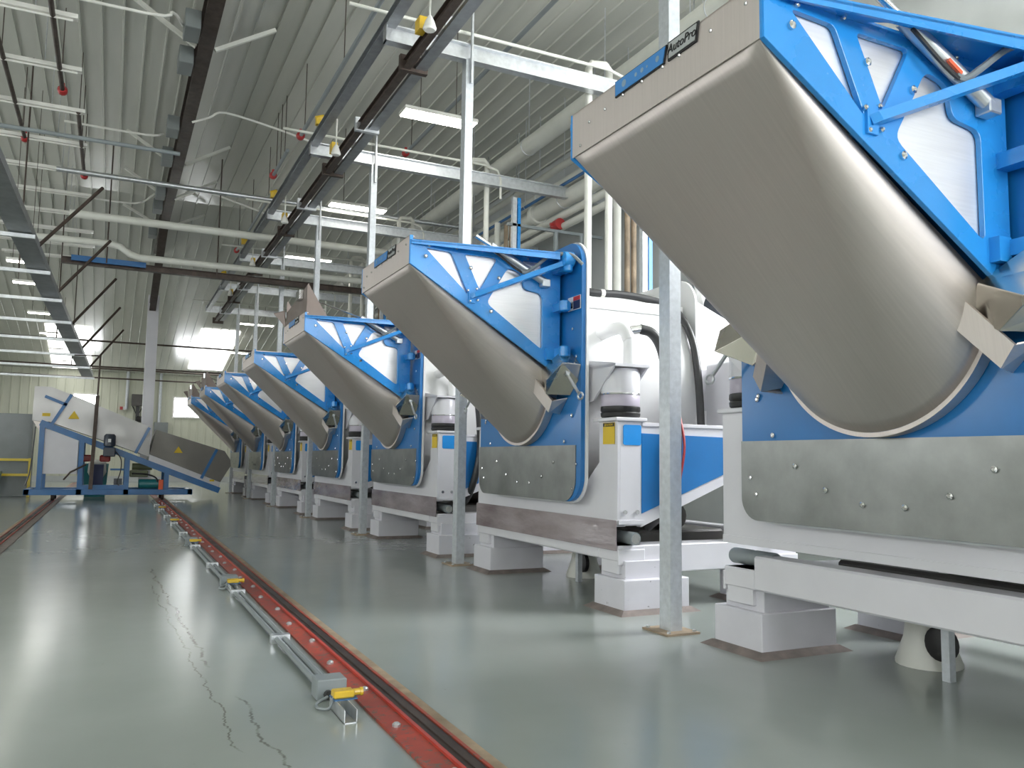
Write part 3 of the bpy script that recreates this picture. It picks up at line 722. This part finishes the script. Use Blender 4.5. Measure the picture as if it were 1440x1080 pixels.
# sprinkler branches with red end caps
for k, (x, y0, y1, z) in enumerate(((2.79, 8.6, 14.7, 7.0), (2.72, 15.6, 17.1, 7.0), (-1.0, 9.5, 14.6, 7.0), (-1.73, 10.0, 17.2, 7.0), (2.9, 18.5, 24., 7.0), (5.2, 9.0, 16.0, 7.55), (-.8, 15.5, 19.0, 7.0))):
    t = thing('sprinkler_pipe', ['long dark sprinkler pipe left of the return rail with red end fitting', 'short dark sprinkler pipe with upright red valve past the girder braces',
        'dark sprinkler pipe crossing the unlit strip lights, red cap at its end', 'dark brown sprinkler pipe at upper left edge, crossing the strip lights',
        'far dark sprinkler pipe running beside the brown monorail', 'grey sprinkler pipe on the ceiling above the white steam main', 'short sprinkler pipe behind the strip lights near the girder'][k], 'pipe', (x, (y0 + y1) / 2, z), 'sprinkler pipes along the ceiling')
    MB().tube([(x, y0, z), (x, y1, z)], .035, 10).build('pipe', 'dark_steel' if k in (2, 3, 6) else 'conduit_grey', t, smooth=True)
    MB().lathe([(.05, 0), (.075, .03), (.075, .10), (.04, .13)], 'y', (x, y1, z), 12).tube([(x, y1 + .06, z), (x, y1 + .06, z + .12)], .03, 8).build('end_cap', 'hardware_red', t, smooth=True)
    for yy in (y0 + .3, (y0 + y1) / 2, y1 - .3): MB().tube([(x, yy, z), (x, yy, ceil_z(yy))], .008, 5).build('hanger_rod', 'dark_steel', t)
# white conduits from the girder boxes
for k, pts in enumerate(([(-2.6, 11.9, 7.2), (.1, 11.9, 7.2), (.45, 11.95, 7.32), (.62, 12.6, 7.5)], [(-1.1, 17.0, 7.35), (.3, 17.0, 7.35), (.6, 17.2, 7.5)],
                         [(1.05, 16.2, 7.45), (1.35, 16.2, 7.6), (1.65, 16.2, 7.75), (2.7, 16.2, 7.6), (3.4, 16.2, 7.45)], [(1.05, 20.6, 7.2), (1.4, 20.6, 7.4), (1.75, 20.6, 7.5), (3.4, 20.6, 7.1)],
                         [(-1.0, 21.0, 7.1), (.2, 21.0, 7.1), (.62, 21.2, 7.45)])):
    tag(MB().tube(pts, .022, 8, 4).build('conduit_run', 'white_gloss', smooth=True),
        ['white conduit bending up to the nearest girder box, upper left', 'white conduit entering the girder box from the left, past the strip lights',
         'white conduit rising then running right from girder to monorail, nearer one', 'white conduit running right from girder to monorail, farther one', 'white conduit entering the far girder boxes from the left'][k], 'conduit', 'white conduits from the girder')
# cross pipes
for k, (y, x0, x1, z, r, mt) in enumerate(((17.4, -1.2, 9.0, 6.55, .05, 'zinc'), (18.6, -1., 9.0, 6.05, .085, 'pipe_white'), (14.9, -2.2, .8, 6.35, .035, 'conduit_grey'), (30., XL, XR, 4.9, .03, 'dark_steel'), (33., XL, XR, 4.35, .03, 'dark_steel'), (39., XL, XR, 4.45, .03, 'dark_steel'), (38., XL, XR, 4.75, .03, 'dark_steel'))):
    tag(MB().tube([(x0, y, z), (x1, y, z)], r, 12).build('cross_pipe', mt, smooth=True),
        ['thin grey pipe crossing the hall below the girder', 'thick cream insulated pipe crossing straight below the girder', 'thin grey pipe crossing behind the unlit strip lights',
         'dark thin pipe crossing above the roof column', 'dark thin pipe crossing behind the roof column, lower one', 'lower dark pipe along the top of the far wall', 'upper dark pipe along the top of the far wall'][k], 'pipe', 'pipes crossing the hall')
t = thing('offset_pipe', 'thick cream pipe with an S bend crossing the hall over a dark beam', 'pipe', (1.5, 20, 5.6))
MB().tube([(-1.7, 20, 5.82), (-.25, 20, 5.84), (-.05, 20, 5.80), (.15, 20, 5.66), (.35, 20, 5.60), (8.5, 20, 5.62)], .075, 14).build('pipe', 'pipe_white', t, smooth=True)
for x in (-.3, 2.0): MB().tube([(x, 20, 5.4), (x, 20, 8.15)], .015, 6).build('hanger', 'dark_steel', t)
t = thing('crossing_beam', 'dark beam crossing the hall below the cream S bend pipe, blue at left', 'beam', (2, 20.3, 5.4))
MB().beam((-1.2, 20.4, 5.46), (8.8, 20.4, 5.43), .16, .14, True).build('beam', 'dark_steel', t)
MB().beam((-1.0, 20.25, 5.5), (.5, 20.25, 5.49), .05, .12).build('blue_face', 'shuttle_blue', t)
# steam and water mains on the right
def main_pipe(name, label, pts, r, mat, hang=0, cap=None):
    t = thing(name, label, 'pipe', pts[0], 'insulated mains above the washers')
    MB().tube(pts, r, 16).build('pipe', mat, t, smooth=True)
    a, b_ = Vector(pts[0]), Vector(pts[-1])
    for k in range(hang):
        p = a.lerp(b_, (k + .5) / hang)
        MB().tube([p, (p.x, p.y, 8.18 if p.y < 24 else ceil_z(p.y))], .01, 5).tube([p + Vector((r * 1.05 * math.cos(u), 0, r * 1.05 * math.sin(u))) for u in [q * PI / 6 for q in range(13)]], .008, 5).build('hanger', 'zinc', t)
    if cap: MB().lathe([(r * 1.25, 0), (r * 1.3, .03), (r * 1.3, .12), (r, .16)], 'y', cap, 18).build('end_cap', 'pipe_white', t, smooth=True)
    return t
main_pipe('steam_main', 'thickest white insulated steam main high above the washers', [(6.5, 4, 6.85), (6.5, 27, 6.85)], .155, 'pipe_white', 9)
main_pipe('water_main', 'white insulated pipe above the fat capped pipe, below the steam main', [(7.5, 8, 6.47), (7.5, 26, 6.47)], .10, 'pipe_white', 7)
main_pipe('capped_main', 'fat white pipe with a round flanged end above the second washer', [(7.5, 8, 6.16), (7.5, 14.5, 6.16)], .16, 'pipe_white', 3, (7.5, 14.45, 6.16))
main_pipe('far_capped_main', 'white pipe continuing past the fat capped pipe to a lower round end', [(7.5, 14.6, 6.14), (7.5, 17.8, 6.12), ], .12, 'pipe_white', 2, (7.5, 17.75, 6.12))
main_pipe('blue_service_pipe', 'thin blue service pipe beside the white insulated water main', [(7.3, 8, 6.32), (7.3, 24, 6.32)], .03, 'shuttle_blue', 6)
main_pipe('condensate_pipe', 'cream pipe with red valve below the fat capped main', [(7.5, 8, 5.88), (7.5, 26, 5.82)], .07, 'pipe_white', 6)
main_pipe('drain_main', 'lowest cream pipe of the mains above the washers', [(7.5, 8, 5.66), (7.5, 26, 5.60)], .07, 'pipe_white', 6)
main_pipe('upper_thin_pipe', 'thin cream pipe between the steam main and the water main', [(7.5, 8, 6.85), (7.5, 26, 6.82)], .07, 'pipe_white', 6)
tag(MB().tube([(7.42, 13.4, 5.68), (7.42, 13.62, 5.67)], .11, 12).tube([(7.42, 13.5, 5.67), (7.25, 13.5, 5.67)], .03, 8).build('red_valve', 'hardware_red', smooth=True), 'red round valve on the lowest cream pipe above the second washer', 'valve')
for k in range(4):
    y = 9.19 + 4.06 * k
    t = thing('riser_loop', 'white U shaped pipe loop rising beside the %s cross beam' % ORD[k + 1], 'pipe', (5.6, y, 2.4), 'white U loops rising behind the washers')
    MB().tube([(5.50, y, 2.9), (5.50, y, 6.46), (5.54, y, 6.53), (5.76, y, 6.56), (5.82, y, 6.50), (5.82, y, 2.9)], .05, 12).build('pipe', 'pipe_white', t, smooth=True)
    for j, (dx, dy, r, mt) in enumerate(((.75, .05, .055, 'pipe_white'), (.95, .1, .04, 'sealant'), (1.06, .1, .04, 'sealant'))):
        MB().tube([(5.5 + dx, y + dy + .4, 2.6), (5.5 + dx, y + dy + .4, 5.6)], r, 10).build('riser', mt, t, smooth=True)
    t = thing('pipe_stand', 'blue and grey strut post carrying pipes behind the %s washer' % ORD[k + 1], 'post', (6.3, y, 2.6), 'strut posts behind the washers')
    MB().box(6.30, 6.38, y - .1, y - .02, 0.0, 5.95).build('grey_post', 'galvanised', t)
    MB().box(6.40, 6.46, y - .1, y - .04, 0.0, 5.95).build('blue_post', 'blue_lit', t)
    MB().box(6.2, 8.2, y - .1, y - .05, 5.42, 5.47).build('strut_arm', 'conduit_grey', t)
    for x in (7.2, 7.75): MB().tube([(x, y - .07, 5.45), (x, y - .07, 3.2)], .045, 8).build('drop_pipe', 'conduit_grey', t, smooth=True)
# scaffold ladder behind the fourth washer
t = thing('roof_ladder', 'cream access ladder behind the fourth and fifth washers', 'ladder', (4.6, 20.6, 3))
for x in (4.35, 4.75): MB().tube([(x, 20.9, 3.1), (x, 20.9, 5.2)], .025, 8).build('stile', 'pipe_white', t)
for k in range(7): MB().tube([(4.35, 20.9, 3.3 + .28 * k), (4.75, 20.9, 3.3 + .28 * k)], .02, 6).build('rung', 'pipe_white', t)

# ------------------------------------------------------------------ floor rails
def rail(label, x0, sgn, full):
    t = thing('floor_rail', label, 'rail', (x0, 14, 0), 'shuttle rails set in the floor')
    Y0, Y1 = -2., 40.
    X = lambda a, b_: sorted((x0 + sgn * a, x0 + sgn * b_))
    MB().box(*X(-.165, -.05), Y0, Y1, 0, .013).build('red_strip', 'rail_red' if full else 'grout', t)
    MB().box(*X(-.05, -.034), Y0, Y1, 0, .026).build('red_angle', 'red_paint' if full else 'rail_red', t)
    MB().box(*X(-.032, .05), Y0, Y1, 0, .02, .004).box(*X(-.005, .03), Y0, Y1, .018, .027).build('rail_head', 'rail_steel', t)
    MB().box(*X(.05, .066), Y0, Y1, 0, .024).build('red_edge', 'rail_red', t)
    MB().box(*X(.066, .135), Y0, Y1, 0, .006).build('floor_joint', 'sealant', t)
    if full:
        for k in range(36):
            y = 1.8 + .62 * k
            MB().lathe([(.020, .013), (.020, .024), (.010, .032)], 'z', (x0 - .085 - .03 * (k % 2), y, 0), 8).build('anchor_bolt', 'zinc', t)
    return t
rail('red bordered shuttle rail in the floor beside the yellow sensors', 1.33, 1, True)
rail('rusty shuttle rail in the floor at far left', -1.28, -1, False)
t = thing('floor_conduit', 'twin grey conduits running along the floor beside the red rail', 'conduit', (1.0, 14, 0))
for x in (1.035, 1.085): MB().tube([(x, 4.4, .03), (x, 24, .03)], .017, 8).build('conduit', 'conduit_grey', t, smooth=True)
for k in range(9): MB().box(1.0, 1.12, 5.6 + k * 2, 5.66 + k * 2, 0, .055).build('strap', 'zinc', t)
PL = ['nearest the camera', 'second from the camera', 'third from the camera', 'fourth from the camera', 'farthest from the camera']
for k in range(5):
    y = 4.28 + 3.96 * k
    t = thing('rail_sensor', 'yellow rail sensor on a cut strut with grey junction box, %s' % PL[k], 'sensor', (1.06, y - .3, 0), 'yellow sensors beside the red rail')
    MB().box(.985, 1.135, y - .06, y + .07, 0, .10, .005).build('junction_box', 'conduit_grey', t)
    MB().lathe([(.018, 0), (.022, .01), (.022, .035)], 'y', (1.04, y - .095, .03), 10).build('cable_gland', 'black_rubber', t)
    f = MB().box(1.02, 1.024, y - .46, y - .18, 0, .06).box(1.076, 1.08, y - .46, y - .18, 0, .06).box(1.02, 1.08, y - .46, y - .18, 0, .004)
    f.build('strut_channel', 'zinc', t)
    MB().box(1.012, 1.125, y - .30, y - .20, .06, .064).build('mounting_tab', 'shuttle_blue', t)
    MB().box(1.015, 1.115, y - .285, y - .215, .064, .098, .006).build('sensor_body', 'plug_yellow', t)
    MB().lathe([(.016, 0), (.016, .035), (.02, .036), (.02, .05)], 'x', (1.112, y - .25, .081), 10).build('sensor_head', 'plug_yellow', t)
    MB().tube([(1.03, y - .1, .03), (.97, y - .13, .012), (.96, y - .2, .01), (1.0, y - .26, .02), (1.02, y - .26, .075)], .007, 6, 4).build('sensor_cable', 'conduit_grey', t, smooth=True)

# ------------------------------------------------------------------ shuttle conveyor at the far end
YS, YE = 24.3, 25.75
t = thing('shuttle_conveyor', 'blue framed shuttle conveyor with steel hood parked on the far rails', 'conveyor', (0, 25, 0))
f = MB()
for y in (YS, YE - .12): f.box(-1.93, 2.07, y, y + .12, .16, .31, .008)
for x in (-1.93, -.75, .36, 1.95): f.box(x, x + .12, YS, YE, .17, .30)
f.build('base_frame', 'shuttle_blue', t)
for x in (-1.28, 1.33):
    for y in (YS + .2, YE - .25): MB().lathe([(.10, -.04), (.125, -.03), (.125, .03), (.10, .04)], 'x', (x, y, .135), 18).build('wheel', 'dark_steel', t, smooth=True)
RL = lambda x: 2.03 - (x + 1.5) * .392
f = MB()
for y in (YS, YE - .06): f.prism([(-1.62, RL(-1.62)), (2.80, RL(2.80)), (2.74, RL(2.74) - .17), (-1.68, RL(-1.68) - .17)], 'y', y, y + .06)
f.build('inclined_rail', 'shuttle_blue', t)
for x, z0 in ((-1.66, .3), (-.74, .3), (.36, .3), (1.34, .3)):
    for y in (YS + .01, YE - .13):
        MB().box(x, x + .12, y, y + .12, z0, RL(x) - .1).build('post', 'shuttle_blue', t)
MB().box(-.72, .45, YS + .02, YS + .12, .31, .42).box(.02, .45, YS + .04, YS + .10, .80, .85).build('cross_rail', 'shuttle_blue', t)
MB().prism([(-1.60, .70), (-.76, .70), (-.76, RL(-.76) - .18), (-1.60, RL(-1.6) - .18)], 'y', YS + .05, YE - .1).build('control_cabinet', 'white_paint', t)
bd = MB().prism([(-1.83, 2.93), (-1.45, 2.93), (-.98, 2.745), (.93, 1.97), (.95, RL(.95) + .10), (-1.45, RL(-1.45) + .02), (-1.60, 2.03), (-1.84, 2.05)], 'y', YS + .02, YE - .05).build('conveyor_body', 'conveyor_sheet', t)
MB().prism([(-1.82, 2.045), (-1.55, 2.02), (-1.62, 1.72)], 'y', YS + .05, YE - .1).build('discharge_lip', 'stainless', bd)
hd = MB().prism([(1.08, 1.90), (2.86, 1.36), (3.02, 1.12), (3.04, .95), (2.95, .80), (2.78, .50), (.95, 1.24)], 'y', YS - .02, YE).build('tail_hood', 'hood_sheet', t)
MB().prism([(.93, RL(.93) + .0), (.95, 1.235), (2.78, .495), (2.74, RL(2.74))], 'y', YS + .01, YE - .06).build('hood_skirt', 'white_paint', t)
for (a, b_) in (((-.98, 2.75), (-1.40, 1.95)), ((.91, 1.95), (.60, 1.26)), ((2.65, 1.40), (2.28, .60)), ((-1.58, 2.68), (-1.07, 2.47))):
    MB().beam((a[0], YS - .03, a[1]), (b_[0], YS - .03, b_[1]), .04, .075).build('strap', 'shuttle_blue', t)
for (x, z, q) in ((-.90, 2.22, .13), (1.66, 1.37, .11)):
    MB().prism([(x - q, z - q * .75), (x + q, z - q * .75), (x, z + q * .85)], 'y', YS - .025 - (.02 if x > 0 else 0), YS + .02).build('warning_triangle', 'yellow_label', t)
MB().box(-1.62, -1.44, YS, YS + .03, 2.17, 2.25).build('yellow_tag', 'yellow_label', t)
MB().box(2.5, 2.62, YS - .01, YS + .03, .52, .57).build('yellow_tag', 'yellow_label', t)
mt = MB().lathe([(.11, 0), (.14, .02), (.14, .28), (.10, .33)], 'z', (-.03, YS - .16, 1.42), 16).box(-.17, .12, YS - .28, YS, 1.16, 1.40, .02).build('gear_motor', 'motor_dark', t, smooth=True)
MB().box(-.07, .0, YS - .31, YS - .29, 1.53, 1.62).build('nameplate', 'sign_white', mt)
MB().tube([(.12, YS - .1, 1.3), (.26, YS - .08, 1.1), (.27, YS - .06, .8), (.2, YS, .5), (.25, YS, .4)], .014, 6, 5).build('motor_cable', 'hose_black', t, smooth=True)
MB().box(.5, .95, YS + .3, YS + .75, .62, .80, .02).lathe([(.09, .55), (.09, 1.05)], 'x', (0, YS + .5, .90), 14).build('pump', 'green_pump', t)
MB().lathe([(.11, .72), (.13, .74), (.13, 1.25), (.11, 1.27)], 'x', (0, YS + .35, .44), 14).build('pump_motor', 'teal_plastic', t, smooth=True)
MB().tube([(.55, YS + .3, .72), (.9, YS + .25, .70), (1.15, YS + .25, .60), (1.2, YS + .25, .4)], .022, 8, 5).build('pump_hose', 'hose_black', t, smooth=True)
MB().box(1.21, 1.32, YS - .03, YS - .01, .30, .56).build('orange_flag', 'orange_flag', t)
MB().box(.12, .32, YS + .2, YS + .5, .42, .58).build('valve_block', 'motor_dark', t)
MB().box(-.42, -.14, YS + .5, YS + .9, .32, .95).build('hydraulic_tank', 'sign_navy', t)
for x in (-.55, -.12): MB().box(x - .13, x + .13, YS + .4, YS + .55, 1.02, 1.20, .03).build('valve', 'hardware_red', t)
MB().tube([(-.42, YS - .05, .31), (-.38, YS - .05, 2.75)], .045, 4, 0, True).tube([(-.38, YS - .05, 2.7), (-.37, YS - .05, 3.82)], .022, 8).tube([(-.37, YS - .05, 3.80), (-.98, YS - .05, 3.78)], .018, 8).build('cable_mast', 'dark_steel', t)
MB().tube([(-1.75, YS, 1.9), (-1.78, YS, 1.2), (-1.82, YS, .7), (-1.9, YS, .4)], .016, 6, 4).build('supply_cable', 'hose_black', t, smooth=True)
MB().tube([(-.55, YS - .02, .95), (-.9, YS - .02, .75), (-1.05, YS, .55)], .025, 6).build('drag_link', 'dark_steel', t)

# ------------------------------------------------------------------ things at the far end
t = thing('electrical_cabinet', 'tall dull grey electrical cabinet behind the yellow guard rail', 'cabinet', (-3.2, 27.4, 0))
MB().box(-4.3, -2.02, 27.1, 27.9, 0, 2.33, .01).build('body', 'cabinet_grey', t)
MB().box(-3.15, -2.08, 27.08, 27.1, .1, 2.27).build('door', 'cabinet_grey', t)
MB().box(-2.88, -2.84, 27.05, 27.08, 1.15, 1.3).build('handle', 'chrome', t)
t = thing('guard_rail', 'yellow steel guard rail in front of the grey cabinet', 'railing', (-2.3, 26.9, 0))
for x in (-2.05, -3.3): MB().box(x, x + .07, 26.86, 26.93, 0, 1.08).build('post', 'yellow_paint', t)
for z in (.58, 1.0): MB().box(-4.2, -2.0, 26.87, 26.92, z, z + .07).build('rail', 'yellow_paint', t)
t = thing('laundry_cart', 'teal plastic laundry cart at the left picture edge', 'cart', (-2.85, 26.2, 0))
MB().prism([(-3.3, .18), (-2.72, .18), (-2.62, .72), (-3.4, .72)], 'y', 25.9, 26.5).build('tub', 'teal_plastic', t)
for x in (-3.2, -2.8):
    for y in (26.0, 26.4): MB().lathe([(.07, -.02), (.07, .02)], 'x', (x, y, .07), 10).build('caster', 'black_rubber', t)
for x in (-3.2, -2.8): MB().box(x - .03, x + .03, 25.98, 26.42, .12, .2).build('axle_plate', 'dark_steel', t)
t = thing('laundry_bin', 'teal bin with a white bag behind the shuttle conveyor legs', 'bin', (-.3, 27.2, 0))
MB().prism([(-.62, 0), (-.08, 0), (-.02, .95), (-.68, .95)], 'y', 26.9, 27.4).build('tub', 'teal_plastic', t)
MB().lathe([(.18, .55), (.26, .7), (.24, .98), (.1, 1.06)], 'z', (-.32, 26.95, 0), 12).build('bag', 'white_gloss', t, smooth=True)
t = thing('wall_heater', 'dark box unit on a bracket on the far wall, left of the roof column', 'heater', (1.0, 41.8, 3.3))
MB().box(.74, 1.31, 41.45, 41.75, 3.46, 3.99, .01).build('housing', 'dark_box', t)
MB().tube([(.8, 41.7, 3.46), (1.02, 41.9, 3.0), (1.25, 41.7, 3.46)], .03, 6).box(.95, 1.1, 41.75, 41.97, 2.75, 3.46).build('bracket', 'black_rubber', t)
MB().lathe([(.14, 0), (.14, .3)], 'x', (.98, 41.6, 2.85), 12).build('motor', 'black_rubber', t)
t = thing('fire_alarm', 'small red and white alarm on the far wall', 'alarm', (.35, 41.9, 3.3))
MB().box(.28, .40, 41.86, 41.97, 3.28, 3.42).build('horn', 'hardware_red', t)
MB().box(.42, .52, 41.88, 41.97, 3.28, 3.43).build('strobe', 'sign_white', t)
for k, (x, m_) in enumerate(((.55, 'galvanised'), (1.95, 'galvanised'))):
    tag(MB().tube([(x, 41.85, 2.6 if k else 3.3), (x, 41.85, 5.2)], .07, 8).build('wall_pipe', m_, smooth=True), ['grey vertical pipe on the far wall near the red alarm', 'grey vertical pipe on the far wall right of the roof column'][k], 'pipe')
tag(MB().box(1.75, 2.35, 41.7, 41.97, 1.9, 2.75, .01).build('wall_panel', 'cabinet_grey'), 'grey electrical panel on the far wall behind the conveyor hood', 'panel')

# ------------------------------------------------------------------ camera
cam = bpy.data.cameras.new('camera'); co = bpy.data.objects.new('camera', cam); COL.objects.link(co)
f, cx, cy = 1165., 720., 540.
d1 = Vector((155 - cx, 640 - cy, f)).normalized()
d2 = Vector((3180 - cx, 685 - cy, f)); d2 = (d2 - d1 * d1.dot(d2)).normalized()
up = d2.cross(d1)
if up.y > 0: up = -up
R = Matrix((d2, d1, up))                              # rows: world axes in (right, down, forward)
r, dn, fw = R.col[0], R.col[1], R.col[2]
rot = Matrix((r, -dn, -fw)).transposed()
co.matrix_world = Matrix.Translation((0, 0, 1.2)) @ rot.to_4x4()
cam.sensor_width = 36; cam.lens = f / 1440 * 36; cam.clip_start = .05; cam.clip_end = 200
S.camera = co

# ------------------------------------------------------------------ light and view
w = bpy.data.worlds.new('world'); S.world = w; w.use_nodes = True
w.node_tree.nodes['Background'].inputs[0].default_value = (.8, .9, 1, 1); w.node_tree.nodes['Background'].inputs[1].default_value = .3
S.view_settings.view_transform = 'Standard'; S.view_settings.look = 'None'; S.view_settings.gamma = 1; S.view_settings.exposure = 0.5
S.view_settings.use_curve_mapping = False
S.cycles.use_denoising = True
S.cycles.max_bounces = 8; S.cycles.diffuse_bounces = 5; S.cycles.glossy_bounces = 5
S.cycles.sample_clamp_indirect = 6
